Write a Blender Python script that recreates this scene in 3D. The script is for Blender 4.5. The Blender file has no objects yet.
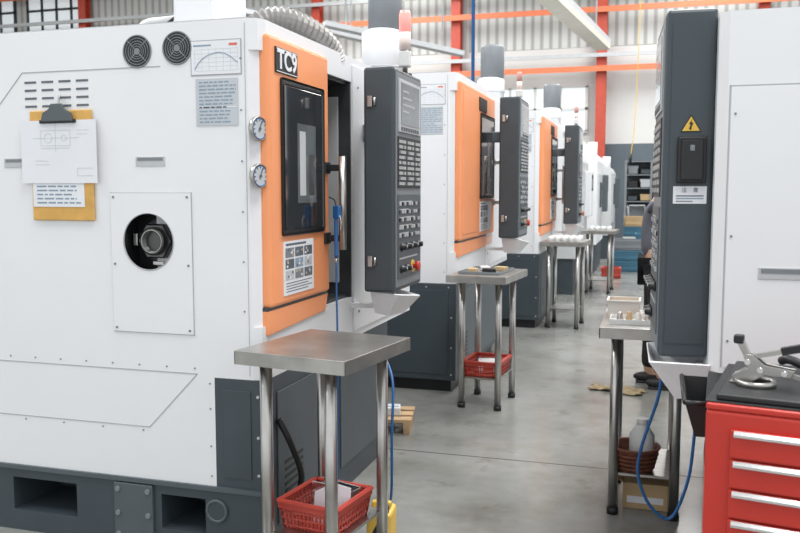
import bpy, bmesh, math, random
from mathutils import Vector, Matrix
random.seed(4)
scene = bpy.context.scene
COL = scene.collection
try: scene.view_settings.view_transform = 'Standard'
except Exception: pass

# ------------------------------------------------------------ materials
MATS = {}
def mat(name, col, rough=0.5, metal=0.0, var=0.05, scale=6.0, bump=0.0, emit=0.0, coat=0.0, alpha=1.0, stretch=None):
    if name in MATS: return MATS[name]
    m = bpy.data.materials.new(name); m.use_nodes = True
    nt = m.node_tree; b = nt.nodes["Principled BSDF"]
    tc = nt.nodes.new("ShaderNodeTexCoord")
    mp = nt.nodes.new("ShaderNodeMapping")
    if stretch: mp.inputs['Scale'].default_value = stretch
    nz = nt.nodes.new("ShaderNodeTexNoise"); nz.inputs['Scale'].default_value = scale; nz.inputs['Detail'].default_value = 4
    nt.links.new(tc.outputs['Object'], mp.inputs['Vector']); nt.links.new(mp.outputs[0], nz.inputs['Vector'])
    cr = nt.nodes.new("ShaderNodeValToRGB")
    cr.color_ramp.elements[0].position = 0.3; cr.color_ramp.elements[1].position = 0.7
    cr.color_ramp.elements[0].color = (*[max(0, c*(1-var)) for c in col], 1)
    cr.color_ramp.elements[1].color = (*[min(1, c*(1+var)) for c in col], 1)
    nt.links.new(nz.outputs['Fac'], cr.inputs['Fac']); nt.links.new(cr.outputs['Color'], b.inputs['Base Color'])
    b.inputs['Roughness'].default_value = rough; b.inputs['Metallic'].default_value = metal
    if coat: b.inputs['Coat Weight'].default_value = coat
    if alpha < 1: b.inputs['Alpha'].default_value = alpha
    if emit:
        b.inputs['Emission Color'].default_value = (*col, 1); b.inputs['Emission Strength'].default_value = emit
    if bump:
        bp = nt.nodes.new("ShaderNodeBump"); bp.inputs['Strength'].default_value = bump; bp.inputs['Distance'].default_value = 0.01
        nt.links.new(nz.outputs['Fac'], bp.inputs['Height']); nt.links.new(bp.outputs[0], b.inputs['Normal'])
    MATS[name] = m
    return m

WHITE = mat("white_paint", (.80, .815, .84), .4, var=.015, scale=2)
SEAM = mat("panel_seam_grey", (.40, .41, .43), .6)
ORANGE = mat("orange_paint", (.92, .345, .145), .36, var=.03, scale=3)
DARK = mat("slate_grey_paint", (.050, .066, .079), .42, var=.08, scale=4)
DARK2 = mat("slate_light_paint", (.085, .105, .118), .45, var=.05)
BLACK = mat("black_plastic", (.012, .013, .015), .45, var=.1)
PIT = mat("dark_chamber_metal", (.045, .05, .054), .45, var=.3)
GLASSD = mat("tinted_glass", (.022, .025, .029), .08, var=.3, scale=3, coat=.6)
GLASSL = mat("painted_lit_glass", (.13, .145, .155), .15, var=.35, scale=5, coat=.5)
STEEL = mat("brushed_steel", (.50, .49, .475), .30, 1.0, var=.14, scale=9, stretch=(1, 8, 1))
STEELT = mat("worn_steel_sheet", (.43, .42, .40), .32, .85, var=.26, scale=6)
DSTEEL = mat("oily_dark_steel", (.12, .12, .12), .35, .9, var=.2)
CHROME = mat("bright_steel", (.75, .75, .76), .2, 1.0, var=.05)
ALU = mat("aluminium_duct", (.30, .29, .28), .45, .3, var=.08)
GREY = mat("mid_grey", (.20, .22, .24), .5, var=.05)
LGREY = mat("light_grey", (.5, .52, .54), .5, var=.05)
PAPER = mat("paper_white", (.78, .80, .84), .7, var=.02)
PAPERG = mat("paper_grey", (.52, .56, .60), .6, var=.03)
INK = mat("ink_grey", (.12, .14, .17), .7)
INKB = mat("ink_blue", (.25, .33, .42), .7)
INKR = mat("label_red", (.7, .15, .1), .5)
CLIPB = mat("brown_hardboard", (.66, .38, .10), .6, var=.1, scale=20)
RED = mat("red_cabinet_paint", (.53, .034, .022), .35, var=.04)
REDP = mat("red_plastic", (.48, .06, .04), .45, var=.1)
REDL = mat("red_lamp_plastic", (.90, .28, .25), .25, var=.03, emit=.9)
REDF = mat("faded_lamp_plastic", (.70, .36, .33), .35, var=.03)
LAMPW = mat("white_lamp_plastic", (.85, .72, .69), .3, var=.03)
BLUE = mat("blue_hose_plastic", (.02, .12, .34), .35, var=.1)
BLUEC = mat("blue_crate_plastic", (.05, .16, .24), .5, var=.1)
YELLOW = mat("yellow_plastic", (.78, .50, .07), .45, var=.08)
AMBER = mat("amber_plastic", (.45, .20, .05), .3, var=.1)
WOOD = mat("pallet_wood", (.48, .33, .19), .7, var=.25, scale=8, stretch=(1, 12, 1))
CARD = mat("cardboard", (.50, .36, .20), .8, var=.08)
BROWN = mat("brown_wicker", (.17, .06, .035), .6, var=.3, scale=40)
CLOTH = mat("oily_rag_cloth", (.28, .22, .13), .9, var=.3, scale=20)
WPLAS = mat("white_plastic", (.72, .73, .73), .35, var=.03)
CLEARP = mat("milky_plastic", (.66, .64, .60), .3, var=.08)
COLRED = mat("red_oxide_steel", (.50, .07, .04), .5, var=.08)
BEAMOR = mat("orange_steel_beam", (.74, .20, .09), .5, var=.06)
SKIN = mat("skin", (.55, .33, .23), .55, var=.05)
SHIRT = mat("grey_work_shirt", (.10, .11, .14), .85, var=.1)
TROUS = mat("black_trousers", (.018, .018, .022), .85, var=.15)
HAIR = mat("dark_hair", (.02, .014, .011), .6, var=.2)
KEY = mat("key_ivory", (.46, .48, .48), .5)
SCREEN = mat("screen_glass", (.16, .19, .22), .12, var=.1, coat=.4)

def floor_material():
    m = bpy.data.materials.new("polished_concrete"); m.use_nodes = True
    nt = m.node_tree; N = nt.nodes; L = nt.links; b = N["Principled BSDF"]
    tc = N.new("ShaderNodeTexCoord")
    def noise(sc, det, ro, lo, hi, c0, c1):
        n = N.new("ShaderNodeTexNoise"); n.inputs['Scale'].default_value = sc; n.inputs['Detail'].default_value = det; n.inputs['Roughness'].default_value = ro
        L.new(tc.outputs['Object'], n.inputs['Vector'])
        c = N.new("ShaderNodeValToRGB"); e = c.color_ramp.elements
        e[0].position = lo; e[0].color = c0; e[1].position = hi; e[1].color = c1
        L.new(n.outputs['Fac'], c.inputs['Fac']); return n, c.outputs[0]
    n1, o1 = noise(.9, 7, .55, .36, .64, (.205, .21, .20, 1), (.31, .315, .30, 1))
    n2, o2 = noise(14, 5, .5, .3, .7, (.90, .90, .90, 1), (1, 1, 1, 1))
    n3, o3 = noise(2.0, 10, .62, .33, .52, (.78, .76, .72, 1), (1, 1, 1, 1))
    n4, o4 = noise(4.5, 4, .55, .62, .70, (1, 1, 1, 1), (.78, .76, .72, 1))
    def mul(a, c):
        mx = N.new("ShaderNodeMix"); mx.data_type = 'RGBA'; mx.blend_type = 'MULTIPLY'; mx.inputs['Factor'].default_value = 1
        L.new(a, mx.inputs['A']); L.new(c, mx.inputs['B']); return mx.outputs['Result']
    out = mul(mul(mul(o1, o2), o3), o4)
    sp = N.new("ShaderNodeSeparateXYZ"); L.new(tc.outputs['Object'], sp.inputs[0])
    def joint(o, period, off):
        a = N.new("ShaderNodeMath"); a.operation = 'ADD'; a.inputs[1].default_value = off; L.new(o, a.inputs[0])
        w = N.new("ShaderNodeMath"); w.operation = 'PINGPONG'; w.inputs[1].default_value = period/2; L.new(a.outputs[0], w.inputs[0])
        c = N.new("ShaderNodeMath"); c.operation = 'LESS_THAN'; c.inputs[1].default_value = .007; L.new(w.outputs[0], c.inputs[0])
        return c.outputs[0]
    j1 = joint(sp.outputs['Y'], 4.5, -4.38); j2 = joint(sp.outputs['X'], 5.0, 1.9)
    mxj = N.new("ShaderNodeMath"); mxj.operation = 'MAXIMUM'; L.new(j1, mxj.inputs[0]); L.new(j2, mxj.inputs[1])
    m2 = N.new("ShaderNodeMix"); m2.data_type = 'RGBA'; m2.inputs['B'].default_value = (.09, .09, .08, 1)
    L.new(mxj.outputs[0], m2.inputs['Factor']); L.new(out, m2.inputs['A'])
    L.new(m2.outputs['Result'], b.inputs['Base Color'])
    r = N.new("ShaderNodeMapRange"); r.inputs['To Min'].default_value = .12; r.inputs['To Max'].default_value = .32
    L.new(n3.outputs['Fac'], r.inputs['Value']); L.new(r.outputs[0], b.inputs['Roughness'])
    return m

def siding_material():
    m = bpy.data.materials.new("corrugated_siding"); m.use_nodes = True
    nt = m.node_tree; N = nt.nodes; L = nt.links; b = N["Principled BSDF"]
    tc = N.new("ShaderNodeTexCoord")
    w = N.new("ShaderNodeTexWave"); w.bands_direction = 'X'; w.inputs['Scale'].default_value = 1.1; w.inputs['Distortion'].default_value = 0
    L.new(tc.outputs['Object'], w.inputs['Vector'])
    c = N.new("ShaderNodeValToRGB"); e = c.color_ramp.elements
    e[0].position = .1; e[0].color = (.36, .38, .37, 1); e[1].position = .5; e[1].color = (.60, .63, .62, 1)
    L.new(w.outputs['Fac'], c.inputs['Fac']); L.new(c.outputs[0], b.inputs['Base Color'])
    bp = N.new("ShaderNodeBump"); bp.inputs['Strength'].default_value = .5; L.new(w.outputs['Fac'], bp.inputs['Height']); L.new(bp.outputs[0], b.inputs['Normal'])
    b.inputs['Roughness'].default_value = .6
    return m

# ------------------------------------------------------------ mesh builder
class MB:
    def __init__(s): s.bm = bmesh.new(); s.mats = []; s.M = Matrix()
    def mi(s, m):
        if m not in s.mats: s.mats.append(m)
        return s.mats.index(m)
    def merge(s, t, m, smooth=0):
        i = s.mi(m)
        for f in t.faces:
            f.material_index = i
            f.smooth = (smooth == 1) or (smooth == 2 and len(f.verts) == 4)
        t.transform(s.M)
        me = bpy.data.meshes.new("t"); t.to_mesh(me); s.bm.from_mesh(me); bpy.data.meshes.remove(me); t.free()
        return s
    def box(s, x0, x1, y0, y1, z0, z1, m, bev=0, seg=2):
        t = bmesh.new(); bmesh.ops.create_cube(t, size=1)
        for v in t.verts:
            v.co = Vector(((x0+x1)/2+v.co.x*(x1-x0), (y0+y1)/2+v.co.y*(y1-y0), (z0+z1)/2+v.co.z*(z1-z0)))
        if bev: bmesh.ops.bevel(t, geom=t.edges[:], offset=bev, segments=seg, affect='EDGES', profile=.5)
        return s.merge(t, m)
    def cyl(s, p0, p1, r, m, r2=None, n=24):
        p0 = Vector(p0); p1 = Vector(p1); d = p1-p0
        t = bmesh.new(); bmesh.ops.create_cone(t, cap_ends=True, segments=n, radius1=r, radius2=r if r2 is None else r2, depth=d.length)
        q = Vector((0, 0, 1)).rotation_difference(d.normalized()).to_matrix().to_4x4()
        t.transform(Matrix.Translation((p0+p1)/2) @ q)
        return s.merge(t, m, 2)
    def prism(s, pts, a0, a1, m, axis='Z', bev=0, seg=2):
        t = bmesh.new()
        f = (lambda p, a: (p[0], p[1], a)) if axis == 'Z' else ((lambda p, a: (p[0], a, p[1])) if axis == 'Y' else (lambda p, a: (a, p[0], p[1])))
        lo = [t.verts.new(f(p, a0)) for p in pts]; hi = [t.verts.new(f(p, a1)) for p in pts]
        n = len(pts); t.faces.new(lo[::-1]); t.faces.new(hi)
        for i in range(n): t.faces.new((lo[i], lo[(i+1) % n], hi[(i+1) % n], hi[i]))
        bmesh.ops.recalc_face_normals(t, faces=t.faces[:])
        if bev: bmesh.ops.bevel(t, geom=t.edges[:], offset=bev, segments=seg, affect='EDGES', profile=.5)
        return s.merge(t, m)
    def lathe(s, prof, c, m, n=28, axis='Z', closed=False):
        t = bmesh.new(); rings = []
        for r, z in prof:
            ring = []
            for k in range(n):
                a = 2*math.pi*k/n
                ring.append(t.verts.new((r*math.cos(a), r*math.sin(a), z)))
            rings.append(ring)
        for i in range(len(rings)-1):
            for k in range(n):
                t.faces.new((rings[i][k], rings[i][(k+1) % n], rings[i+1][(k+1) % n], rings[i+1][k]))
        if closed:
            for k in range(n): t.faces.new((rings[-1][k], rings[-1][(k+1) % n], rings[0][(k+1) % n], rings[0][k]))
        else:
            if prof[0][0] > 1e-4: t.faces.new(rings[0][::-1])
            if prof[-1][0] > 1e-4: t.faces.new(rings[-1])
        bmesh.ops.remove_doubles(t, verts=t.verts[:], dist=1e-5)
        bmesh.ops.recalc_face_normals(t, faces=t.faces[:])
        R = Matrix()
        if axis == '-Y': R = Matrix.Rotation(math.radians(90), 4, 'X')
        if axis == 'X': R = Matrix.Rotation(math.radians(90), 4, 'Y')
        t.transform(Matrix.Translation(c) @ R)
        return s.merge(t, m, 2 if n > 8 else 0)
    def torus(s, c, R, r, m, axis='Z', n=28, k=8):
        return s.lathe([(R+r*math.cos(2*math.pi*i/k), r*math.sin(2*math.pi*i/k)) for i in range(k)], c, m, n, axis, closed=True)
    def sphere(s, c, r, m, sc=(1, 1, 1)):
        t = bmesh.new(); bmesh.ops.create_uvsphere(t, u_segments=20, v_segments=12, radius=r)
        t.transform(Matrix.Translation(c) @ Matrix.Diagonal((*sc, 1)))
        return s.merge(t, m, 1)
    def holed(s, x0, x1, z0, z1, cx, cz, r, y0, y1, m, n=48):
        t = bmesh.new(); angs = [2*math.pi*k/n for k in range(n)]
        for px, pz in ((x0, z0), (x1, z0), (x1, z1), (x0, z1)): angs.append(math.atan2(pz-cz, px-cx) % (2*math.pi))
        angs = sorted(set(round(a, 6) for a in angs)); A = []
        for a in angs:
            c, q = math.cos(a), math.sin(a)
            k = min(((x1-cx)/c if c > 1e-9 else (x0-cx)/c if c < -1e-9 else 1e9), ((z1-cz)/q if q > 1e-9 else (z0-cz)/q if q < -1e-9 else 1e9))
            A.append([t.verts.new((cx+r*c, y0, cz+r*q)), t.verts.new((cx+k*c, y0, cz+k*q)), t.verts.new((cx+k*c, y1, cz+k*q)), t.verts.new((cx+r*c, y1, cz+r*q))])
        for i in range(len(A)):
            p, q = A[i], A[(i+1) % len(A)]
            for j in range(4): t.faces.new((p[j], p[(j+1) % 4], q[(j+1) % 4], q[j]))
        bmesh.ops.recalc_face_normals(t, faces=t.faces[:])
        return s.merge(t, m)
    def tub(s, A, B, m, th=.006):
        t = bmesh.new(); va = [t.verts.new(p) for p in A]; vb = [t.verts.new(p) for p in B]
        for i in range(4): t.faces.new((va[i], va[(i+1) % 4], vb[(i+1) % 4], vb[i]))
        t.faces.new(vb[::-1]); bmesh.ops.recalc_face_normals(t, faces=t.faces[:]); bmesh.ops.solidify(t, geom=t.faces[:], thickness=th)
        return s.merge(t, m)
    def tube(s, pts, r, m, n=10, res=8, ribs=0, smooth=True):
        P = [Vector(p) for p in pts]; C = []
        if smooth and len(P) > 2:
            Q = [2*P[0]-P[1]]+P+[2*P[-1]-P[-2]]
            for i in range(1, len(Q)-2):
                for j in range(res):
                    u = j/res; a, b, c, d = Q[i-1], Q[i], Q[i+1], Q[i+2]
                    C.append(.5*((2*b)+(-a+c)*u+(2*a-5*b+4*c-d)*u*u+(-a+3*b-3*c+d)*u**3))
            C.append(P[-1])
        else: C = P
        t = bmesh.new(); rings = []; up = None
        for i, p in enumerate(C):
            d = (C[min(i+1, len(C)-1)]-C[max(i-1, 0)]).normalized()
            if up is None: up = d.orthogonal().normalized()
            up = (up-d*up.dot(d)).normalized(); sd = d.cross(up)
            rr = r*(1+(.15 if (ribs and i % 2) else 0))
            rings.append([t.verts.new(p+rr*(math.cos(2*math.pi*k/n)*up+math.sin(2*math.pi*k/n)*sd)) for k in range(n)])
        for i in range(len(rings)-1):
            for k in range(n): t.faces.new((rings[i][k], rings[i][(k+1) % n], rings[i+1][(k+1) % n], rings[i+1][k]))
        t.faces.new(rings[0][::-1]); t.faces.new(rings[-1])
        bmesh.ops.recalc_face_normals(t, faces=t.faces[:])
        return s.merge(t, m, 0 if ribs else 2)
    def text(s, body, x, y, z, size, m, th=.001, bold=0):
        cu = bpy.data.curves.new("txt", 'FONT'); cu.body = body; cu.size = size; cu.align_x = 'CENTER'; cu.align_y = 'CENTER'; cu.extrude = th; cu.offset = bold
        ob = bpy.data.objects.new("txt", cu); COL.objects.link(ob)
        dg = bpy.context.evaluated_depsgraph_get(); me = bpy.data.meshes.new_from_object(ob.evaluated_get(dg))
        t = bmesh.new(); t.from_mesh(me)
        t.transform(Matrix.Translation((x, y, z)) @ Matrix.Rotation(math.radians(90), 4, 'X'))
        bpy.data.objects.remove(ob); bpy.data.curves.remove(cu); bpy.data.meshes.remove(me)
        return s.merge(t, m)
    def label(s, x0, x1, z0, z1, y, rows, bg=None, ink=None, fill=.75, th=.002):
        bg = bg or PAPER; ink = ink or INK
        s.box(x0, x1, y-th, y, z0, z1, bg)
        h = (z1-z0)/(rows+1); w = x1-x0
        for i in range(rows):
            zc = z1-h*(i+1)
            x = x0+w*.08; end = x0+w*(.08+fill*random.uniform(.75, 1.1))
            while x < end:
                l = w*random.uniform(.06, .2); s.box(x, min(x+l, end, x1-w*.04), y-th-.0006, y-th, zc-h*.2, zc+h*.2, ink); x += l+w*.03
        return s
    def obj(s, name, parent=None, loc=(0, 0, 0), rz=0, rot=None, label=None, category=None, **kw):
        me = bpy.data.meshes.new(name)
        s.bm.to_mesh(me); s.bm.free()
        for m in s.mats: me.materials.append(m)
        o = bpy.data.objects.new(name, me); COL.objects.link(o)
        o.location = loc; o.rotation_euler = rot if rot else (0, 0, rz)
        if parent: o.parent = parent
        if label: o["label"] = label
        if category: o["category"] = category
        for k, v in kw.items(): o[k] = v
        return o

def empty(name, loc, label, category, rz=0, sc=1, **kw):
    o = bpy.data.objects.new(name, None); COL.objects.link(o); o.empty_display_size = .1
    o.location = loc; o.rotation_euler = (0, 0, rz); o.scale = (sc, sc, sc)
    o["label"] = label; o["category"] = category
    for k, v in kw.items(): o[k] = v
    return o
def copy_tree(o, parent=None):
    n = o.copy(); COL.objects.link(n)
    if parent: n.parent = parent
    for c in o.children: copy_tree(c, n)
    return n
RX = lambda x=0, y=0, z=0: Matrix.Translation((x, y, z)) @ Matrix.Rotation(math.radians(90), 4, 'Z')

# ------------------------------------------------------------ room
b = MB(); b.box(-32, 9, -5, 27, -.1, 0, floor_material()); b.obj("floor", kind="structure")
WALLW = mat("white_wall", (.66, .67, .66), .7, var=.04, scale=1)
WALLD = mat("blue_grey_wainscot", (.10, .13, .155), .6, var=.08, scale=1)
b = MB()
b.box(-32, 9, 27, 27.2, 2.9, 5.9, WALLW); b.box(-32, 9, 26.96, 27.2, 0, 2.9, WALLD)
b.box(-32, 9, 26.98, 27.2, 5.9, 9.5, siding_material())
b.obj("wall_back", kind="structure")
b = MB(); b.box(-32.2, -32, -5, 27.2, 0, 9.5, WALLW); b.obj("wall_left", kind="structure")
b = MB(); b.box(-32.2, 9, -5, 27.2, 9.5, 9.6, mat("roof_sheet", (.6, .62, .62), .7)); b.obj("ceiling", kind="structure")
for i, x in enumerate((-20.1, -15.5, -10.9, -6.1, -1.55, 3.0)):
    b = MB(); b.box(x-.15, x+.15, 26.5, 26.53, 0, 9.5, COLRED); b.box(x-.15, x+.15, 26.8, 26.83, 0, 9.5, COLRED); b.box(x-.02, x+.02, 26.53, 26.8, 0, 9.5, COLRED)
    b.obj("steel_column", label="red painted steel I-beam column standing against the rear wall", category="column", group="red wall columns")
for z, r, m in ((5.15, .07, BEAMOR), (6.9, .07, BEAMOR), (8.6, .08, BEAMOR), (5.55, .05, LGREY), (7.6, .05, LGREY)):
    b = MB(); b.box(-32, 9, 26.3, 26.46, z-r, z+r, m); b.box(-32, 9, 26.28, 26.3, z-r*1.4, z-r*.9, m)
    b.obj("wall_girt", label="long horizontal painted steel girt along the rear wall", category="beam", group="horizontal wall girts")
WINM = mat("daylight_window_pane", (.75, .82, .85), .2, emit=.4)
FRM = mat("dark_window_frame", (.05, .055, .06), .5)
k = 1
for x0 in (-26, -22.8, -9.8, -5.2):
    b = MB(); z0, z1 = (7.2, 9.2) if x0 < -20 else (3.3, 4.7)
    w = 2.6 if x0 < -20 else 3.2
    fm = FRM if x0 < -20 else WALLW
    b.box(x0, x0+w, 26.93, 26.97, z0, z1, WINM)
    for i in range(5): xx = x0+w*i/4; b.box(xx-.04, xx+.04, 26.88, 26.96, z0, z1, fm)
    for zz in (z0, (z0+z1)/2, z1): b.box(x0-.04, x0+w+.04, 26.88, 26.96, zz-.04, zz+.04, fm)
    b.obj("window_%d" % k, kind="structure"); k += 1

def bar_between(b, p, q, w, h, m):
    p = Vector(p); q = Vector(q); d = (q-p); L = d.length
    yaw = math.atan2(d.y, d.x); pit = math.asin(max(-1, min(1, d.z/L)))
    old = b.M; b.M = old @ Matrix.Translation(p) @ Matrix.Rotation(yaw, 4, 'Z') @ Matrix.Rotation(-pit, 4, 'Y')
    b.box(0, L, -w/2, w/2, -h/2, h/2, m); b.M = old
b = MB()
bar_between(b, (-2.2, 9, 4.52), (-1.14, 20, 4.72), .34, .12, mat("cream_beam", (.62, .6, .53), .6))
bar_between(b, (-2.35, 9, 4.6), (-1.29, 20, 4.8), .04, .2, LGREY); bar_between(b, (-2.05, 9, 4.6), (-.99, 20, 4.8), .04, .2, LGREY)
for y, x, z in ((10, -2.1, 4.6), (14.5, -1.67, 4.7), (19, -1.24, 4.75)):
    b.cyl((x, y, z), (x, y, 9.5), .02, LGREY, n=8)
b.obj("cable_trough", label="long cream overhead cable trough hung on rods", category="cable trough")
for p, q in (((-9.5, 15, 5.4), (-6.2, 19, 4.9)), ((-6.4, 16, 4.8), (-4.0, 18, 4.4))):
    b = MB(); bar_between(b, p, q, .25, .1, LGREY)
    for t in (.15, .85):
        c = Vector(p).lerp(Vector(q), t); b.cyl(c, (c.x, c.y, 9.5), .02, LGREY, n=8)
    b.obj("hanging_light_fixture", label="pale grey hanging batten light fixture on thin rods", category="light fixture", group="overhead batten fixtures")
b = MB(); b.cyl((-1.69, 8.1, 2.3), (-1.69, 8.1, 9.5), .017, BLUE, n=10); b.cyl((-1.69, 8.1, 2.26), (-1.69, 8.1, 2.36), .035, CHROME, n=12)
b.obj("air_pipe", label="thin blue compressed-air drop pipe from the roof", category="pipe")
b = MB(); b.tube([(-.3, 18, 9.5), (-.3, 18, 6), (-.32, 18, 4.2), (-.36, 18, 2.8), (-.42, 18, 2.2)], .008, YELLOW, 8); b.cyl((-.42, 18, 2.2), (-.43, 18, 2.02), .03, BLACK, n=10)
b.obj("pendant_cable", label="thin yellow pendant cable hanging from the roof", category="cable")

# ------------------------------------------------------------ control panel
def control_panel(parent, loc, rz, w, d, h, side=1):
    b = MB(); b.box(0, w, 0, d, 0, h, DARK, .012)
    b.box(.02, w-.02, -.004, .004, .02, h-.02, GREY, .002)
    b.box(w-.002, w+.003, .02, d-.02, .05, h-.05, DARK2 if side > 0 else DARK)
    if side > 0:
        for z in (.14*h, .85*h):
            b.box(-.010, 0, d*.70, d*.86, z-.025, z+.025, STEEL, .003)
            b.cyl((-.006, d*.62, z-.018), (-.006, d*.62, z+.018), .007, STEEL, n=10)
    cp = b.obj("control_panel", parent, loc, rz, label="slate grey operator control cabinet")
    b = MB(); b.box(.05, w-.05, -.010, -.003, .72*h, .955*h, LGREY, .002); b.box(.08, w-.08, -.012, -.009, .755*h, .94*h, SCREEN)
    for i in range(8): b.box(.082+i*.038, .106+i*.038, -.0125, -.0095, .728*h, .744*h, DARK2)
    for i in range(4): b.box(.10, .10+.05*(2+i % 3), -.0126, -.0119, .90*h-i*.03*h, .908*h-i*.03*h, KEY)
    b.obj("screen", cp)
    b = MB(); b.box(.04, w-.04, -.008, -.003, .47*h, .70*h, BLACK, .001)
    for r in range(9):
        for c in range(13):
            if c in (4, 9): continue
            x0 = .052+c*(w-.105)/13; z0 = .482*h+r*.212*h/9
            b.box(x0, x0+(w-.105)/13*.70, -.012, -.007, z0, z0+.212*h/9*.58, (KEY, KEY, LGREY, GREY, KEY)[(r*3+c) % 5])
    b.obj("keypad", cp)
    b = MB(); b.box(.04, w-.04, -.008, -.003, .06*h, .44*h, DARK2, .001)
    for r in range(5):
        b.box(.06, .06+.05*(3+r % 3), -.0088, -.0078, .262*h+r*.036*h, .266*h+r*.036*h, LGREY)
        for c in range(9):
            x0 = .055+c*(w-.11)/9; z0 = .245*h+r*.036*h
            b.box(x0, x0+.022, -.013, -.007, z0, z0+.016, (KEY, DARK, KEY, LGREY, BLACK)[(r*2+c) % 5], .001)
    b.box(.06, w-.1, -.0088, -.0078, .145*h, .152*h, LGREY)
    b.obj("switch_plate", cp)
    for i, (fx, fz) in enumerate(((.2, .2), (.4, .2), (.6, .2), (.8, .2), (.2, .10), (.38, .10))):
        b = MB(); b.lathe([(.019, 0), (.019, .006), (.014, .01), (.012, .026), (0, .028)], (0, 0, 0), BLACK, 18, '-Y'); b.box(-.002, .002, -.030, -.025, 0, .012, WPLAS)
        b.obj("knob", cp, (fx*w, -.008, fz*h))
    if side > 0:
        b = MB(); b.lathe([(.03, 0), (.03, .004)], (0, 0, 0), YELLOW, 20, '-Y'); b.lathe([(.012, .004), (.012, .02), (.024, .022), (.022, .036), (0, .04)], (0, 0, 0), RED, 20, '-Y')
        b.obj("emergency_stop_button", cp, (.60*w, -.008, .10*h), label="red mushroom emergency stop button")
    return cp

def signal_tower(parent, loc, first):
    k = 1 if first else .7
    b = MB(); b.cyl((0, 0, 0), (0, 0, .02), .035*k, BLACK); b.cyl((0, 0, .02), (0, 0, .13*k), .014, STEEL); b.box(-.026, .026, -.026, .026, .05*k, .13*k, WPLAS, .008)
    b.cyl((0, 0, .13*k), (0, 0, .22*k), .028*k, LAMPW)
    o = b.obj("signal_light", parent, loc)
    b = MB(); b.lathe([(.029*k, .22*k), (.029*k, .30*k), (.024*k, .32*k), (0, .325*k)], (0, 0, 0), REDL if first else REDF, 20)
    b.obj("lamp", o, label="pinkish red translucent warning lamp")

def fan(parent, loc):
    b = MB(); b.cyl((0, .002, 0), (0, -.002, 0), .062, BLACK, n=32); b.torus((0, -.002, 0), .061, .003, GREY, '-Y', 32)
    for r in (.050, .039, .029, .020): b.torus((0, -.003, 0), r, .0016, GREY, '-Y', 28, 6)
    b.cyl((0, -.001, 0), (0, -.005, 0), .013, GREY, n=18)
    for a in range(4):
        c, s_ = math.cos(a*math.pi/2+.78), math.sin(a*math.pi/2+.78); b.cyl((c*.012, -.004, s_*.012), (c*.061, -.003, s_*.061), .0018, GREY, n=6)
    b.obj("fan", parent, loc, label="round black cooling fan with wire guard")

def gauge(parent, loc, rz):
    b = MB(); b.lathe([(.030, -.01), (.044, .004), (.046, .008), (.046, .020), (.042, .024), (.0415, .02)], (0, 0, 0), STEEL, 28, '-Y')
    b.cyl((0, -.015, 0), (0, -.0210, 0), .0415, PAPERG, n=28)
    for a in range(-4, 5):
        c, q = math.sin(a*.55), math.cos(a*.55); b.cyl((c*.028, -.0212, q*.028), (c*.036, -.0216, q*.036), .002, INK, n=6)
    b.torus((0, -.021, 0), .0385, .002, BLUE, '-Y', 24, 6)
    bar_between(b, (-.006, -.0225, -.01), (.012, -.0225, .028), .002, .004, INK); b.cyl((0, -.02, 0), (0, -.025, 0), .006, INK, n=12)
    b.obj("pressure_gauge", parent, loc, rz, label="round grey-faced pressure gauge with steel rim")

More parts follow.
